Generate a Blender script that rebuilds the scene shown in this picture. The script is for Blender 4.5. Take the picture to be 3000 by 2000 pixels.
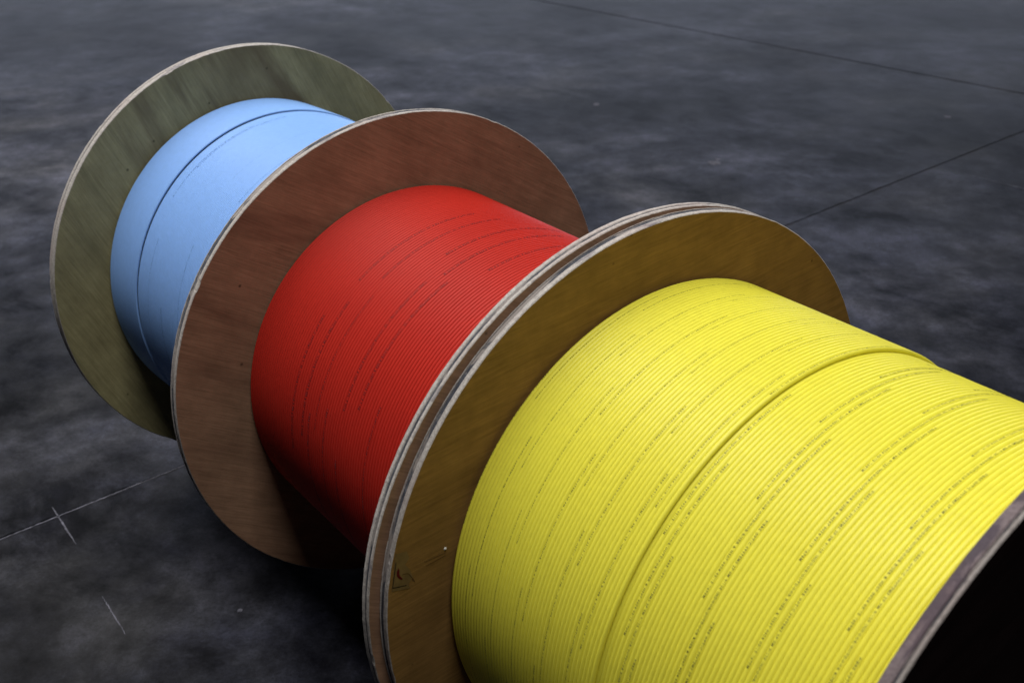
import bpy, math, random
import numpy as np
from mathutils import Matrix, Vector

random.seed(7); rng = np.random.default_rng(7)
scn = bpy.context.scene
for o in list(bpy.data.objects): bpy.data.objects.remove(o)
S = 0.28                                     # metres per flange radius

# ---------------------------------------------------------------- camera
cam = bpy.data.cameras.new('camera'); cam.lens = 3343.64/3000*36; cam.sensor_width = 36; cam.sensor_fit = 'HORIZONTAL'
cam.clip_start = 0.01; cam.clip_end = 500
cam.dof.use_dof = True; cam.dof.focus_distance = 1.02; cam.dof.aperture_fstop = 11
co = bpy.data.objects.new('camera', cam); scn.collection.objects.link(co)
ri = Vector((0.99963506, -0.01221711, -0.02409326)); up = Vector((0.02701376, 0.45209024, 0.89156305)); fw = Vector((0, 0.89188854, -0.45225528))
M = Matrix((ri, up, -fw)).transposed().to_4x4(); M.translation = Vector((0, 0, 3.14276795*S)); co.matrix_world = M
scn.camera = co

# ---------------------------------------------------------------- world and light (an indoor hall lit by one long overhead strip)
w = bpy.data.worlds.new('World'); scn.world = w; w.use_nodes = True
w.node_tree.nodes['Background'].inputs[0].default_value = (0.80, 0.88, 1.0, 1)
w.node_tree.nodes['Background'].inputs[1].default_value = 0.004
AL = -0.945                                  # heading of the row of reels, far to near
ax = Vector((math.cos(AL), math.sin(AL), 0)); ex = Vector((-math.sin(AL), math.cos(AL), 0))
base = Vector((0.43821*S, 3.01467*S, 0))     # inner face of the yellow reel's far flange
def strip(name, a0, a1, e0, e1, h, power, col):
    l = bpy.data.lights.new(name, 'AREA'); l.shape = 'RECTANGLE'; l.size = a1-a0; l.size_y = e1-e0; l.energy = power; l.color = col
    o = bpy.data.objects.new(name, l); scn.collection.objects.link(o)
    c = base + ax*((a0+a1)/2) + ex*((e0+e1)/2) + Vector((0, 0, h))
    m = Matrix((ax, ex, Vector((0, 0, 1)))).transposed().to_4x4(); m.translation = c; o.matrix_world = m
    return o
strip('roof_light', -6.5, 2.6, -1.10, 0.4, 4.6, 425, (1.0, 0.975, 0.93))

dl = bpy.data.lights.new('far_floor_sheen_light', 'AREA'); dl.shape = 'RECTANGLE'; dl.size = 18; dl.size_y = 4.5; dl.energy = 520; dl.color = (0.72, 0.80, 1.0)
do = bpy.data.objects.new('far_floor_sheen_light', dl); scn.collection.objects.link(do)      # added lamp out of view, gives the far floor its bluish sheen
do.location = (-0.5, 15.0, 2.6); do.rotation_euler = (math.radians(-90), 0, 0)

scn.view_settings.view_transform = 'Standard'; scn.view_settings.look = 'None'; scn.view_settings.exposure = 0; scn.view_settings.gamma = 1
scn.render.engine = 'CYCLES'
scn.cycles.max_bounces = 8; scn.cycles.diffuse_bounces = 5

# ---------------------------------------------------------------- material helpers
def mat(name):
    m = bpy.data.materials.new(name); m.use_nodes = True
    nt = m.node_tree; return m, nt, nt.nodes['Principled BSDF']
def N(nt, t, **kw):
    n = nt.nodes.new(t)
    for k, v in kw.items():
        if k.startswith('i_'): n.inputs[k[2:]].default_value = v
        else: setattr(n, k, v)
    return n
def L(nt, a, b): nt.links.new(a, b)
def ramp(nt, fac, stops):
    r = N(nt, 'ShaderNodeValToRGB'); e = r.color_ramp.elements
    while len(e) < len(stops): e.new(0.5)
    for k, (p, c) in enumerate(stops): e[k].position = p; e[k].color = (*c, 1) if len(c) == 3 else c
    L(nt, fac, r.inputs[0]); return r.outputs[0]
def mix(nt, fac, a, b, mode='MIX'):
    n = N(nt, 'ShaderNodeMix', data_type='RGBA', blend_type=mode)
    for s, v in ((n.inputs[0], fac), (n.inputs[6], a), (n.inputs[7], b)):
        if hasattr(v, 'links'): L(nt, v, s)
        else: s.default_value = v if isinstance(v, (float, int)) else (*v, 1)
    return n.outputs[2]
def noise(nt, vec, scale, detail=4, rough=0.55, dist=0.0):
    n = N(nt, 'ShaderNodeTexNoise'); n.inputs['Scale'].default_value = scale; n.inputs['Detail'].default_value = detail
    n.inputs['Roughness'].default_value = rough; n.inputs['Distortion'].default_value = dist
    if vec is not None: L(nt, vec, n.inputs['Vector'])
    return n.outputs['Fac']
def mapped(nt, rot=(0, 0, 0), scale=(1, 1, 1), loc=(0, 0, 0)):
    tc = N(nt, 'ShaderNodeTexCoord'); mr = N(nt, 'ShaderNodeMapping'); mp = N(nt, 'ShaderNodeMapping')
    mr.inputs['Rotation'].default_value = rot; mp.inputs['Scale'].default_value = scale; mp.inputs['Location'].default_value = loc
    L(nt, tc.outputs['Object'], mr.inputs['Vector']); L(nt, mr.outputs[0], mp.inputs['Vector']); return mp.outputs[0]

def mixf(nt, a, b):
    n = N(nt, 'ShaderNodeMath', operation='ADD'); L(nt, a, n.inputs[0]); L(nt, b, n.inputs[1])
    h = N(nt, 'ShaderNodeMath', operation='MULTIPLY'); h.inputs[1].default_value = 0.5; L(nt, n.outputs[0], h.inputs[0]); return h.outputs[0]
def concrete():
    m, nt, b = mat('stained_concrete')
    v = mapped(nt); v2 = mapped(nt, rot=(0, 0, 0.9), scale=(1, 1.25, 1), loc=(1.9, 0.4, 0))
    big = noise(nt, mapped(nt, loc=(8.7, 21.7, 0.0)), 0.75, 4, 0.55, 0.4); mid = noise(nt, v2, 4.5, 8, 0.68, 0.2); patch = noise(nt, mapped(nt, loc=(6.1, 3.3, 0)), 1.9, 6, 0.6, 0.7); blot = noise(nt, v, 17, 8, 0.76, 0.1)
    fine = noise(nt, v, 210, 4, 0.75); grit = noise(nt, v, 900, 2, 0.6)
    c = ramp(nt, big, [(0.36, (0.008, 0.0085, 0.012)), (0.5, (0.017, 0.018, 0.026)), (0.62, (0.029, 0.030, 0.041))])
    c = mix(nt, 1.0, c, ramp(nt, mid, [(0.37, (0.28, 0.28, 0.30)), (0.46, (0.78, 0.78, 0.80)), (0.53, (1.05,)*3), (0.63, (1.75, 1.73, 1.77))]), 'MULTIPLY')
    c = mix(nt, 1.0, c, ramp(nt, patch, [(0.38, (0.55,)*3), (0.5, (0.95,)*3), (0.62, (1.45,)*3)]), 'MULTIPLY')
    c = mix(nt, 1.0, c, ramp(nt, blot, [(0.36, (0.42, 0.42, 0.44)), (0.5, (0.95,)*3), (0.64, (1.5, 1.5, 1.58))]), 'MULTIPLY')
    c = mix(nt, 1.0, c, ramp(nt, fine, [(0.32, (0.66,)*3), (0.68, (1.32,)*3)]), 'MULTIPLY')
    c = mix(nt, 1.0, c, ramp(nt, grit, [(0.3, (0.8,)*3), (0.7, (1.2,)*3)]), 'MULTIPLY')
    vo = N(nt, 'ShaderNodeTexVoronoi'); vo.inputs['Scale'].default_value = 95; L(nt, v, vo.inputs['Vector'])
    pore = ramp(nt, vo.outputs['Distance'], [(0.05, (0.45,)*3), (0.12, (1, 1, 1))]); c = mix(nt, 0.8, c, pore, 'MULTIPLY')
    wf = ramp(nt, noise(nt, v, 2.3, 4), [(0.48, (0, 0, 0)), (0.64, (1, 1, 1))])
    c = mix(nt, wf, c, mix(nt, 1.0, c, (1.06, 1.0, 0.82), 'MULTIPLY'))
    L(nt, c, b.inputs['Base Color'])
    L(nt, ramp(nt, mid, [(0.35, (0.44,)*3), (0.65, (0.58,)*3)]), b.inputs['Roughness'])
    L(nt, ramp(nt, mixf(nt, mixf(nt, patch, mid), mid), [(0.40, (0.025,)*3), (0.50, (0.07,)*3), (0.60, (0.15,)*3)]), b.inputs['Specular IOR Level'])
    bp = N(nt, 'ShaderNodeBump'); bp.inputs['Strength'].default_value = 0.3; bp.inputs['Distance'].default_value = 0.001
    L(nt, fine, bp.inputs['Height']); L(nt, bp.outputs[0], b.inputs['Normal'])
    return m
def plain(name, col, rough=0.6, var=0.2, scale=40, spec=0.3):
    m, nt, b = mat(name)
    f = noise(nt, mapped(nt), scale, 5, 0.65)
    lo = tuple(x*(1-var) for x in col); hi = tuple(min(1, x*(1+var)) for x in col)
    L(nt, ramp(nt, f, [(0.32, lo), (0.68, hi)]), b.inputs['Base Color'])
    b.inputs['Roughness'].default_value = rough; b.inputs['Specular IOR Level'].default_value = spec
    return m
def wood_face(name, angle, seed, col=(0.27, 0.165, 0.092), lines=0.5, bands=0.4, scale=1.0):
    """veneer on the flat of a flange: local X is the reel's axis, Y and Z lie in the face; grain runs along Y turned by angle"""
    m, nt, b = mat(name)
    g = mapped(nt, rot=(-angle, 0, 0), scale=(1, 0.045, 1.0), loc=(seed, seed*1.7, 0))
    g2 = mapped(nt, rot=(-angle, 0, 0), scale=(1, 0.17, 1.0), loc=(seed*2.1, seed, 0))
    fine = noise(nt, g, 620, 3, 0.6); fib = noise(nt, g, 190, 4, 0.65, 0.2); cloud = noise(nt, mapped(nt, loc=(seed, 0, seed)), 16, 6, 0.7)
    low = noise(nt, g2, 9*scale, 2, 0.45, 0.5); band = noise(nt, g2, 15*scale, 4, 0.6, 0.8)
    c = ramp(nt, fib, [(0.3, tuple(x*0.88 for x in col)), (0.7, tuple(x*1.12 for x in col))])
    c = mix(nt, 1.0, c, ramp(nt, fine, [(0.3, (0.84, 0.82, 0.80)), (0.7, (1.14, 1.14, 1.16))]), 'MULTIPLY')
    c = mix(nt, 0.8, c, ramp(nt, cloud, [(0.3, (0.72, 0.71, 0.70)), (0.7, (1.24, 1.24, 1.24))]), 'MULTIPLY')
    # growth lines: contours of a slow stretched field
    mu = N(nt, 'ShaderNodeMath', operation='MULTIPLY'); mu.inputs[1].default_value = 9.0; L(nt, low, mu.inputs[0])
    fr = N(nt, 'ShaderNodeMath', operation='FRACT'); L(nt, mu.outputs[0], fr.inputs[0])
    gl = ramp(nt, fr.outputs[0], [(0.0, (0.0,)*3), (0.55, (0.0,)*3), (0.90, (lines,)*3), (1.0, (0.0,)*3)])
    c = mix(nt, gl, c, tuple(x*0.42 for x in col))
    bd = ramp(nt, band, [(0.53, (0, 0, 0)), (0.66, (bands,)*3)])
    c = mix(nt, bd, c, (col[0]*0.38, col[1]*0.30, col[2]*0.32))
    sp = N(nt, 'ShaderNodeTexVoronoi'); sp.inputs['Scale'].default_value = 26; L(nt, mapped(nt, loc=(0, seed, 0)), sp.inputs['Vector'])
    c = mix(nt, ramp(nt, sp.outputs['Distance'], [(0.03, (0.8,)*3), (0.055, (0, 0, 0))]), c, tuple(x*0.25 for x in col))
    L(nt, c, b.inputs['Base Color']); b.inputs['Roughness'].default_value = 0.6; b.inputs['Specular IOR Level'].default_value = 0.2
    bp = N(nt, 'ShaderNodeBump'); bp.inputs['Strength'].default_value = 0.2; bp.inputs['Distance'].default_value = 0.0006
    L(nt, fine, bp.inputs['Height']); L(nt, bp.outputs[0], b.inputs['Normal'])
    return m
def rim_pale(name='plywood_edge_pale', tint=(1, 1, 1), dirt=0.60):
    m, nt, b = mat(name)
    v = mapped(nt); f = noise(nt, v, 420, 5, 0.75); f2 = noise(nt, mapped(nt, scale=(4, 1, 1)), 28, 4, 0.6, 0.8)
    c = ramp(nt, f, [(0.25, (0.22, 0.195, 0.185)), (0.5, (0.43, 0.40, 0.38)), (0.75, (0.60, 0.575, 0.55))])
    c = mix(nt, ramp(nt, f2, [(dirt, (0, 0, 0)), (dirt+0.10, (0.75,)*3)]), c, (0.13, 0.12, 0.15))
    c = mix(nt, ramp(nt, noise(nt, v, 11, 3), [(0.5, (0, 0, 0)), (0.7, (0.5,)*3)]), c, (0.40, 0.30, 0.29))
    c = mix(nt, 1.0, c, tint, 'MULTIPLY')
    L(nt, c, b.inputs['Base Color']); b.inputs['Roughness'].default_value = 0.8; b.inputs['Specular IOR Level'].default_value = 0.2
    bp = N(nt, 'ShaderNodeBump'); bp.inputs['Strength'].default_value = 0.35; bp.inputs['Distance'].default_value = 0.0005
    L(nt, f, bp.inputs['Height']); L(nt, bp.outputs[0], b.inputs['Normal'])
    return m
def rim_dark():
    m, nt, b = mat('plywood_edge_dark')
    f = noise(nt, mapped(nt), 70, 5, 0.7, 0.5); f2 = noise(nt, mapped(nt, scale=(3, 1, 1), loc=(2, 3, 1)), 19, 4, 0.65, 0.6)
    c = ramp(nt, f, [(0.3, (0.028, 0.032, 0.045)), (0.55, (0.085, 0.09, 0.11)), (0.75, (0.20, 0.19, 0.19))])
    c = mix(nt, ramp(nt, f2, [(0.52, (0, 0, 0)), (0.60, (0.85,)*3)]), c, (0.36, 0.32, 0.30))
    L(nt, c, b.inputs['Base Color']); b.inputs['Roughness'].default_value = 0.8; b.inputs['Specular IOR Level'].default_value = 0.2
    return m
def jacket(name, col, dirt, rough=0.42, spec=0.3):
    m, nt, b = mat(name)
    f = noise(nt, mapped(nt), 9, 4, 0.6); g = noise(nt, mapped(nt, loc=(3, 1, 2)), 150, 3, 0.6)
    c = mix(nt, ramp(nt, f, [(0.4, (0, 0, 0)), (0.75, (0.35,)*3)]), col, dirt)
    c = mix(nt, 0.5, c, ramp(nt, g, [(0.3, (0.93,)*3), (0.7, (1.06,)*3)]), 'MULTIPLY')
    L(nt, c, b.inputs['Base Color']); b.inputs['Roughness'].default_value = rough
    b.inputs['Specular IOR Level'].default_value = spec
    return m

M_conc = concrete();  M_pale = rim_pale(); M_dark = rim_dark(); M_mauve = rim_pale('plywood_edge_mauve', (0.42, 0.36, 0.40), 0.47); M_grey = rim_pale('plywood_edge_grey', (0.6, 0.58, 0.58), 0.62)
M_yel = jacket('yellow_cable_jacket', (0.78, 0.73, 0.068), (0.75, 0.68, 0.05))
M_red = jacket('red_cable_jacket', (0.47, 0.022, 0.013), (0.36, 0.014, 0.011), 0.55, 0.18)
M_blu = jacket('blue_cable_jacket', (0.255, 0.465, 0.90), (0.24, 0.44, 0.86), 0.5, 0.2)
M_ink = plain('black_ink', (0.085, 0.09, 0.02), 0.6, 0.3, 300)
M_inkr = plain('dark_ink_on_red', (0.045, 0.006, 0.012), 0.6, 0.3, 300)
M_inkb = plain('grey_ink_on_blue', (0.055, 0.14, 0.32), 0.6, 0.3, 300)
M_drum = plain('drum_cardboard', (0.16, 0.11, 0.07), 0.9)
M_outer = wood_face('near_black_veneer', 0.4, 9.0, col=(0.010, 0.006, 0.006)); M_outer.node_tree.nodes['Principled BSDF'].inputs['Specular IOR Level'].default_value = 0.03; M_outer.node_tree.nodes['Principled BSDF'].inputs['Roughness'].default_value = 0.9  # near-black veneer for the outer face of the nearest flange

# ---------------------------------------------------------------- object helpers
def link(o, parent=None):
    scn.collection.objects.link(o)
    if parent is not None: o.parent = parent
    return o
def mesh(name, verts, faces, mats, parent=None, midx=None, smooth=True):
    me = bpy.data.meshes.new(name)
    me.from_pydata([tuple(v) for v in verts], [], [tuple(int(i) for i in f) for f in faces])
    for m in (mats if isinstance(mats, (list, tuple)) else [mats]): me.materials.append(m)
    if midx is not None: me.polygons.foreach_set('material_index', np.asarray(midx, dtype=np.int32))
    me.polygons.foreach_set('use_smooth', np.full(len(me.polygons), smooth))
    me.update(); return link(bpy.data.objects.new(name, me), parent)
def quadmesh(name, V, Q, m, parent):
    """big all-quad mesh from numpy arrays"""
    me = bpy.data.meshes.new(name); n = len(Q)
    me.vertices.add(len(V)); me.vertices.foreach_set('co', V.astype(np.float32).ravel())
    me.loops.add(4*n); me.loops.foreach_set('vertex_index', Q.astype(np.int32).ravel())
    me.polygons.add(n); me.polygons.foreach_set('loop_start', np.arange(0, 4*n, 4, dtype=np.int32))
    me.polygons.foreach_set('use_smooth', np.ones(n, bool)); me.materials.append(m); me.update(calc_edges=True); me.validate()
    return link(bpy.data.objects.new(name, me), parent)
def empty(name, loc, rz): 
    o = bpy.data.objects.new(name, None); o.location = loc; o.rotation_euler = (0, 0, rz); o.empty_display_size = 0.1
    return link(o)
def tag(o, label, cat, group=None):
    o['label'] = label; o['category'] = cat
    if group: o['group'] = group

# ---------------------------------------------------------------- the floor: four concrete slabs meeting at saw-cut joints
J = 0.0042                                        # joint width
PH = 0.68705
P1 = Vector((0.20, 1.925, 0)); P2 = Vector((1.02, 3.772, 0))
d1 = Vector((math.cos(PH), math.sin(PH), 0)); d2 = Vector((-math.sin(PH), math.cos(PH), 0))
P1 = Vector((-0.4772, 1.369, 0)); 
tx = (P2-P1).dot(d1); X0 = P1 + d1*tx              # crossing of the two joints
fl = mesh('floor', [(X0 + d1*a*16 + d2*b*16 + Vector((0, 0, -0.0016)))[:] for a, b in ((-1, -1), (1, -1), (1, 1), (-1, 1))], [(0, 1, 2, 3)],
          plain('joint_dust', (0.020, 0.020, 0.024), 0.95, 0.6, 9), smooth=False)
fl['kind'] = 'structure'
def slab(sa, sb):
    """one slab quadrant, its edges at the joints slightly ragged and rounded"""
    n = 420; rag = lambda: (rng.random(n+1)**3)*0.0022 + 0.0006*np.sin(np.linspace(0, 190, n+1))
    ts = np.concatenate([np.linspace(0, 5.2, n-20), np.linspace(5.5, 15, 21)]) 
    ra, rb = rag(), rag()+0.0022; ra[0] = rb[0] = 0.001
    top = []; low = []
    for k in range(n, 0, -1): top.append((ts[k], J/2+ra[k]))
    top.append((J/2+0.001, J/2+0.001))
    for k in range(1, n+1): top.append((J/2+rb[k], ts[k]))
    top.append((15, 15))
    V = []; F = []; m_ = len(top)
    for z, sh in ((0.0, 0.0), (-0.0012, -0.0006), (-0.05, -0.0006)):
        for (a, b_) in top:
            p = X0 + d1*(sa*(a+(sh if a < 14 else 0))) + d2*(sb*(b_+(sh if b_ < 14 else 0))); V.append((p.x, p.y, z))
    order = list(range(m_)) if sa*sb > 0 else list(range(m_))[::-1]
    F.append(order[::-1])
    for r in range(2):
        for k in range(m_-1):
            q = (r*m_+k, r*m_+k+1, (r+1)*m_+k+1, (r+1)*m_+k); F.append(q if sa*sb > 0 else q[::-1])
    o = mesh('concrete_slab', V, F, M_conc, fl, smooth=False); return o
slabs = {(a, b): slab(a, b) for a in (-1, 1) for b in (-1, 1)}
M_scuff = plain('chalky_scuff', (0.085, 0.085, 0.108), 0.9, 0.75, 90)
def scuff(pts, wid, name='scuff_mark'):
    V = []; n = len(pts)
    P = np.array(pts); T = np.gradient(P, axis=0); T /= np.linalg.norm(T, axis=1)[:, None]; Nn = np.stack([-T[:, 1], T[:, 0]], 1)
    for k in range(n):
        ww = wid*(0.55+0.35*rng.random())*math.sin(math.pi*(k+0.6)/(n+0.2))**0.5
        for s_ in (1, -1): V.append((*(P[k]+Nn[k]*ww*0.5*s_*(0.8+0.3*rng.random())), 0.0006))
    mesh(name, V, [(2*k, 2*k+1, 2*k+3, 2*k+2) for k in range(n-1)], M_scuff, fl, smooth=False)
def line(a, b, n=26, j=0.00025): 
    t = np.linspace(0, 1, n)[:, None]; return np.array(a)*(1-t)+np.array(b)*t + rng.normal(0, j, (n, 2))
scuff(line((-0.6257, 1.2791), (-0.5656, 1.1943)), 0.0032)
scuff(line((-0.4994, 1.0887), (-0.4517, 1.0201)), 0.0022)
scuff(line((-0.78, 1.1152), (-0.40, 1.4330), 160, 0.00025), 0.0034, 'joint_dust_line')
scuff(line((1.05, 2.55), (1.30, 2.25)), 0.004)
def speck(x, y, r):
    n = 11; V = [(x+r*(0.6+0.6*rng.random())*math.cos(2*math.pi*k/n), y+1.3*r*(0.6+0.6*rng.random())*math.sin(2*math.pi*k/n), 0.0006) for k in range(n)]
    mesh('paint_speck', V, [tuple(range(n))], M_scuff, fl, smooth=False)
for x, y, r in ((-0.3279, 1.0564, 0.003), (0.5025, 2.663, 0.014), (0.2599, 3.2218, 0.012), (0.515, 2.69, 0.006), (-0.43, 1.30, 0.0016), (1.19, 3.0, 0.01)): speck(x, y, r)

# ---------------------------------------------------------------- reels
TAU = 2*math.pi
def disc(name, x0, x1, R, r0, cz, mats, parent, jit=0.00011, chips=0, seg=600):
    """one ply of a flange: ring from bore r0 to R; material 0 rim, 1 far face, 2 near face; slightly rough edge"""
    th = np.arange(seg)/seg*TAU
    def rough():
        a = rng.normal(0, jit, seg); a = (a+np.roll(a, 1))/2
        for k in (3, 5, 9, 17): a += jit*0.5*np.sin(k*th+rng.random()*6)
        return a
    ra, rb = R+rough(), R+rough()
    for _ in range(chips):
        k = rng.integers(seg); wdt = rng.integers(2, 6); d_ = 0.0003+0.0006*rng.random(); (ra if rng.random() < .5 else rb)[np.arange(k, k+wdt) % seg] -= d_
    ch = min(0.0007, (x1-x0)*0.25)
    prof = [(x0, np.full(seg, r0)), (x0, ra-ch), (x0+ch, ra), (x1-ch, rb), (x1, rb-ch), (x1, np.full(seg, r0))]
    V = []
    for x, r in prof:
        for k in range(seg): V.append((x, r[k]*math.cos(th[k]), cz+r[k]*math.sin(th[k])))
    F = []; mi = []
    idx = [1, 0, 0, 0, 2, 0]
    for j in range(6):
        for k in range(seg):
            a, b, c, d = j*seg+k, j*seg+(k+1) % seg, ((j+1) % 6)*seg+(k+1) % seg, ((j+1) % 6)*seg+k
            F.append((a, b, c, d)); mi.append(idx[j])
    o = mesh(name, V, F, mats, parent, mi, smooth=False)
    return o
def flange(reel, x0, x1, R, plies, face_far, face_near, cz=None, label=None):
    """plies: list of (fraction, rim material) from far to near; a tiny glue line between plies"""
    fe = bpy.data.objects.new('flange', None); link(fe, reel); fe.empty_display_size = 0.05
    if label: fe['label'] = label
    g = 0.00012; x = x0; T = x1-x0
    for k, (fr, m) in enumerate(plies):
        a = x + (g if k else 0); b = x0+T if k == len(plies)-1 else x+fr*T-g
        rr = R - (0.0005 if m is M_dark else 0.0)
        disc('ply', a, b, rr, 0.13*S, R if cz is None else cz, [m, face_far if k == 0 else m, face_near if k == len(plies)-1 else m], fe, chips=5)
        x += fr*T
    return fe
def coil(reel, s0, s1, rc, p, cz, material, sgn, seg=150, nprof=10, fat=1.0, end_ang=270.0, wob=0.018, name='cable'):
    """cable wound in one layer between s0 and s1 (metres), centre line radius rc"""
    turns = (s1-s0-p)/p; n = int(turns*seg)+1
    tau = np.arange(n)/seg                      # turns from the far end
    ang = math.radians(end_ang) + sgn*TAU*tau
    nt_ = int(turns)+6
    off = rng.normal(0, wob*p, nt_*4); off = np.convolve(off, [.25, .5, .25], 'same')
    s = s0 + p/2 + p*tau + np.interp(tau, np.arange(len(off))/3.0, off)
    rad = rc + np.interp(tau, np.arange(len(off))/3.0, np.roll(off, 5))*0.5
    rho = p/2*fat
    ph = np.arange(nprof)/nprof*TAU
    r_ = rad[:, None] + rho*np.cos(ph)[None]; x_ = s[:, None] + rho*np.sin(ph)[None]
    V = np.stack([x_, r_*np.cos(ang)[:, None], cz + r_*np.sin(ang)[:, None]], -1).reshape(-1, 3)
    i = np.arange(n-1)[:, None]*nprof; j = np.arange(nprof)[None]; j2 = (j+1) % nprof
    Q = np.stack([i+j, i+j2, i+nprof+j2, i+nprof+j], -1).reshape(-1, 4)
    if sgn > 0: Q = Q[:, ::-1]
    o = quadmesh(name, V, Q, material, reel)
    def at(k_s, k_ang):
        """nearest centre line point to axial position k_s at angle k_ang (deg): tau"""
        t0 = (k_s - s0 - p/2)/p; f = ((sgn*(k_ang-end_ang)/360.0) % 1.0)
        return round(t0-f)+f
    return o, at, (lambda t: (np.interp(t, tau, s), np.interp(t, tau, rad), math.radians(end_ang)+sgn*TAU*t)), rho, tau[-1]
def drum(reel, s0, s1, r, cz):
    n = 96; V = []; F = []
    for x, rr in ((s0, r*0.6), (s0, r), (s1, r), (s1, r*0.6)):
        for k in range(n): V.append((x, rr*math.cos(TAU*k/n), cz+rr*math.sin(TAU*k/n)))
    for j in range(4):
        for k in range(n): F.append((j*n+k, j*n+(k+1) % n, ((j+1) % 4)*n+(k+1) % n, ((j+1) % 4)*n+k))
    return mesh('drum', V, F, M_drum, reel)
def glyphs(text):
    """flat outline mesh of a line of text, x from 0 to 1 along the line, y about the middle in cap heights"""
    cu = bpy.data.curves.new('legend', 'FONT'); cu.body = text; cu.resolution_u = 1; cu.size = 1; cu.space_character = 1.25; cu.space_word = 1.1; cu.offset = 0.014
    o = bpy.data.objects.new('legend', cu); scn.collection.objects.link(o); bpy.context.view_layer.update()
    me = o.evaluated_get(bpy.context.evaluated_depsgraph_get()).to_mesh()
    V = np.array([v.co[:2] for v in me.vertices]); F = [tuple(p.vertices) for p in me.polygons]
    o.evaluated_get(bpy.context.evaluated_depsgraph_get()).to_mesh_clear()
    bpy.data.objects.remove(o); bpy.data.curves.remove(cu)
    V[:, 0] = (V[:, 0]-V[:, 0].min())/(V[:, 0].max()-V[:, 0].min()); V[:, 1] = V[:, 1]/0.70-0.5
    return V, F
def legends(cable, path, rho, cz, sgn, items, height, material, lift=0.00009):
    """items: (text, tau of the first letter, length in turns, tilt round the cable); read towards growing angle"""
    for text, t0, ln, tilt in items:
        V, F = glyphs(text)
        s, r, a = path(t0 + sgn*V[:, 0]*ln)
        phi = V[:, 1]*height/rho + tilt
        x = s + (rho+lift)*np.sin(phi); rr = r + (rho+lift)*np.cos(phi)
        mesh('printed_legend', np.stack([x, rr*np.cos(a), cz+rr*np.sin(a)], -1), F, material, cable, smooth=False)

LEG = 'FIBRE OPTIC SYSTEMS 2F SM 9/125 INDOOR/OUTDOOR RISER & H507 0024 03/15 %dM'

# --- blue reel (far)
A1 = -0.87656; R1 = 1.01222*S; w1 = 0.7677*S
b1 = empty('cable_reel', (-1.21759*S, 5.21397*S, 0), A1)
tag(b1, 'plywood reel wound with light blue cable, behind the reel of red cable', 'cable reel', 'cable reels standing in a row')
Wf = wood_face('olive_veneer', -1.15, 3.0, col=(0.285, 0.262, 0.138), lines=0.30, bands=0.75, scale=0.6)
flange(b1, -0.054*S, 0, R1, [(0.34, M_pale), (0.08, M_dark), (0.58, M_pale)], Wf, Wf)
flange(b1, 1.180*S, 1.216*S, 0.88*S, [(0.3, M_pale), (0.3, M_dark), (0.4, M_pale)], Wf, Wf, cz=R1)
pb = 0.0112*S; s_seam = 0.282*S
drum(b1, 0.001, 1.179*S, w1-2.9*pb, R1)
cb, at_b, path_b, rho_b, _ = coil(b1, s_seam+pb*0.0, 1.180*S, w1-pb*0.5-pb*0.62, pb, R1, M_blu, -1, nprof=8, fat=1.12)
cb2, at_b2, path_b2, rho_b2, _ = coil(b1, 0.0002, s_seam, w1-pb*0.5, pb, R1, M_blu, 1, nprof=8, fat=1.12)
it = []
for s, a, k in ((0.366, 88, 612), (0.372, 62, 613), (0.345, 100, 611), (0.645, 86, 590), (0.675, 146, 588), (0.39, 150, 609), (0.52, 170, 600), (0.80, 92, 580), (0.90, 120, 570)):
    it.append((LEG % k, at_b(s*S, a), 0.10, rng.uniform(-.3, .3)))
legends(cb, path_b, rho_b, R1, -1, it, pb*0.34, M_inkb)

# --- red reel (middle)
A2 = -0.94607; R2 = 0.99402*S; w2 = 0.70807*S
b2 = empty('cable_reel', (-0.41734*S, 4.15556*S, 0), A2)
tag(b2, 'plywood reel wound with red cable, between the blue and the yellow cable reels', 'cable reel', 'cable reels standing in a row')
Wf2 = wood_face('red_brown_veneer', -0.55, 5.0, col=(0.305, 0.182, 0.115), lines=0.12, bands=0.62, scale=0.65)
flange(b2, -0.044*S, 0, R2, [(0.13, M_pale), (0.42, M_dark), (0.45, M_pale)], Wf2, Wf2)
flange(b2, 1.352*S, 1.3888*S, 0.99797*S, [(0.42, M_pale), (0.20, M_dark), (0.38, M_pale)], Wf2, Wf2)
pr_ = 0.0152*S
drum(b2, 0.001, 1.351*S, w2-1.9*pr_, R2)
cr, at_r, path_r, rho_r, _ = coil(b2, 0.0002, 1.352*S, w2-pr_*0.5, pr_, R2, M_red, -1)
it = []
for s, a, k in ((0.396, 84, 931), (0.482, 80, 928), (0.61, 64, 924), (0.70, 70, 921), (0.424, 132, 930), (0.516, 127, 927), (0.672, 116, 922), (0.743, 113, 919), (0.345, 139, 933), (0.58, 160, 925), (0.66, 172, 923), (0.47, 165, 929), (0.85, 150, 914), (0.83, 62, 915)):
    it.append((LEG % k, at_r(s*S, a), 0.115, rng.uniform(-.3, .3)))
legends(cr, path_r, rho_r, R2, -1, it, pr_*0.62, M_inkr)

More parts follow.
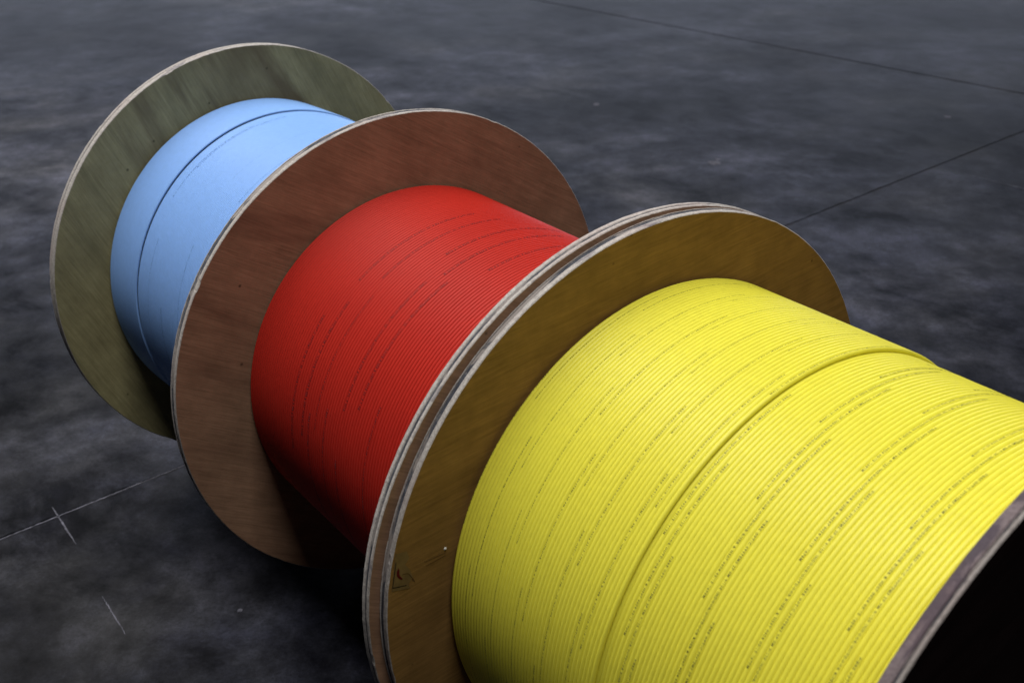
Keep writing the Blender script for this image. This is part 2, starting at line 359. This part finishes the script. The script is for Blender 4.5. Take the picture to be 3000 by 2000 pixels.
# --- yellow reel (near)
A3 = -0.94399; R3 = 0.99102*S; w3 = 0.78769*S; W3 = 1.31964*S
b3 = empty('cable_reel', (0.43821*S, 3.01467*S, 0), A3)
tag(b3, 'plywood reel wound with yellow cable printed in small black letters, beside the red one', 'cable reel', 'cable reels standing in a row')
Wf3 = wood_face('golden_veneer', 0.10, 8.0, col=(0.245, 0.140, 0.044), lines=0.10, bands=0.18)
f3 = flange(b3, -0.0365*S, 0, R3, [(0.10, M_pale), (0.36, M_dark), (0.54, M_pale)], Wf3, Wf3)
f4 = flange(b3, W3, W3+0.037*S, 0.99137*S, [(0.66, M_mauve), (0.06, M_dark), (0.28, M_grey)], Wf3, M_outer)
py = 0.01352*S; seam = 0.607*S
drum(b3, 0.001, W3-0.001, w3-2.9*py, R3)
cy, at_y, path_y, rho_y, tend = coil(b3, 0.0002, W3-0.0002, w3-py*0.5-py*0.87, py, R3, M_yel, -1, seg=200, nprof=12, fat=1.09)
cy2, at_y2, path_y2, rho_y2, tend2 = coil(b3, 0.0002, seam, w3-py*0.5, py, R3, M_yel, 1, seg=200, nprof=12, fat=1.09)
PER = 0.6493; LT = 0.0977
t_a = at_y(0.9708*S, 111.8); it = []
for n in range(-90, 90):
    t = t_a - PER*n                                     # reading direction: tau falls as the angle grows
    s, r, a = path_y(t)
    if t < 0.5 or t > tend-0.3 or s < seam+py*0.4: continue
    dg = math.degrees(a) % 360
    if 215 < dg < 360 or dg < 15: continue
    it.append((LEG % (1675+round(n*0.92)), t, LT, rng.uniform(-.22, .22)))
legends(cy, path_y, rho_y, R3, -1, it, py*0.44, M_ink)
PER2 = PER*0.985; t_b = at_y2(0.4281*S, 144.5); it = []
for n in range(-90, 90):
    t = t_b + PER2*n
    if t < 0.3 or t > tend2-0.3: continue
    s, r, a = path_y2(t); dg = math.degrees(a) % 360
    if 215 < dg < 360 or dg < 15: continue
    it.append((LEG % (1700+round(n*0.94)), t, LT, rng.uniform(-.6, -.25)))
legends(cy2, path_y2, rho_y2, R3, 1, it, py*0.44, M_ink)

# torn sticker left on the yellow reel's far flange, with a staple head beside it
M_film = plain('yellowed_sticker_film', (0.185, 0.124, 0.050), 0.45, 0.22, 60)
M_scratch = plain('dark_scratch', (0.09, 0.048, 0.018), 0.7)
M_line = plain('black_print', (0.008, 0.008, 0.008), 0.6)
M_cresc = plain('dark_red_print', (0.09, 0.004, 0.008), 0.5, 0.2)
M_white = plain('white_paint_fleck', (0.62, 0.62, 0.60), 0.5, 0.1)
def flat(name, pts, m, x=0.0003, parent=f3):
    return mesh(name, [(x, y*S, R3+z*S) for y, z in pts], [tuple(range(len(pts)))], m, parent, smooth=False)
flat('torn_label', [(-.9437, .2788), (-.9087, .2723), (-.9025, .2461), (-.9173, .2328), (-.9028, .2052), (-.8965, .1784), (-.9116, .1636), (-.9073, .1465), (-.9642, .1633)], M_film, 0.00025)
def bar(a, b, wd, m, x):
    a = np.array(a); b = np.array(b); t = (b-a)/np.linalg.norm(b-a); n = np.array((-t[1], t[0]))*wd/2
    flat('label_line', [a+n, a-n, b-n, b+n], m, x)
for a, b in (((-.9619, .1740), (-.9445, .2518)), ((-.9619, .1740), (-.9186, .1626))): bar(a, b, .0024, M_line, 0.0004)
TEAR = [(-.9293, .2035), (-.9170, .2018), (-.9090, .1972), (-.9041, .1881), (-.8980, .1762), (-.8921, .1613)]
for a, b in zip(TEAR[:-1], TEAR[1:]): bar(a, b, .0020, M_scratch, 0.00045)
for a, b in (((-.8576, .2099), (-.7900, .2095)), ((-.8530, .1957), (-.7900, .2008))): bar(a, b, .0018, M_scratch, 0.0002)
flat('red_crescent', [(-.9380, .2312), (-.9451, .2201), (-.9455, .2071), (-.9396, .1953), (-.9319, .1878), (-.9283, .1897), (-.9350, .2004), (-.9376, .2105), (-.9366, .2232)], M_cresc, 0.0005)
def knob(y, z, r):
    V = [(0.0012, y*S, R3+z*S)]; n = 14
    for x, q in ((0.0009, .6), (0.0, 1.0)):
        for k in range(n): V.append((x, y*S+r*q*math.cos(TAU*k/n), R3+z*S+r*q*math.sin(TAU*k/n)))
    F = [(0, 1+k, 1+(k+1) % n) for k in range(n)] + [(1+k, 1+n+k, 1+n+(k+1) % n, 1+(k+1) % n) for k in range(n)]
    mesh('nail_head', V, F, M_white, f3)
knob(-.788, .2234, 0.0014)
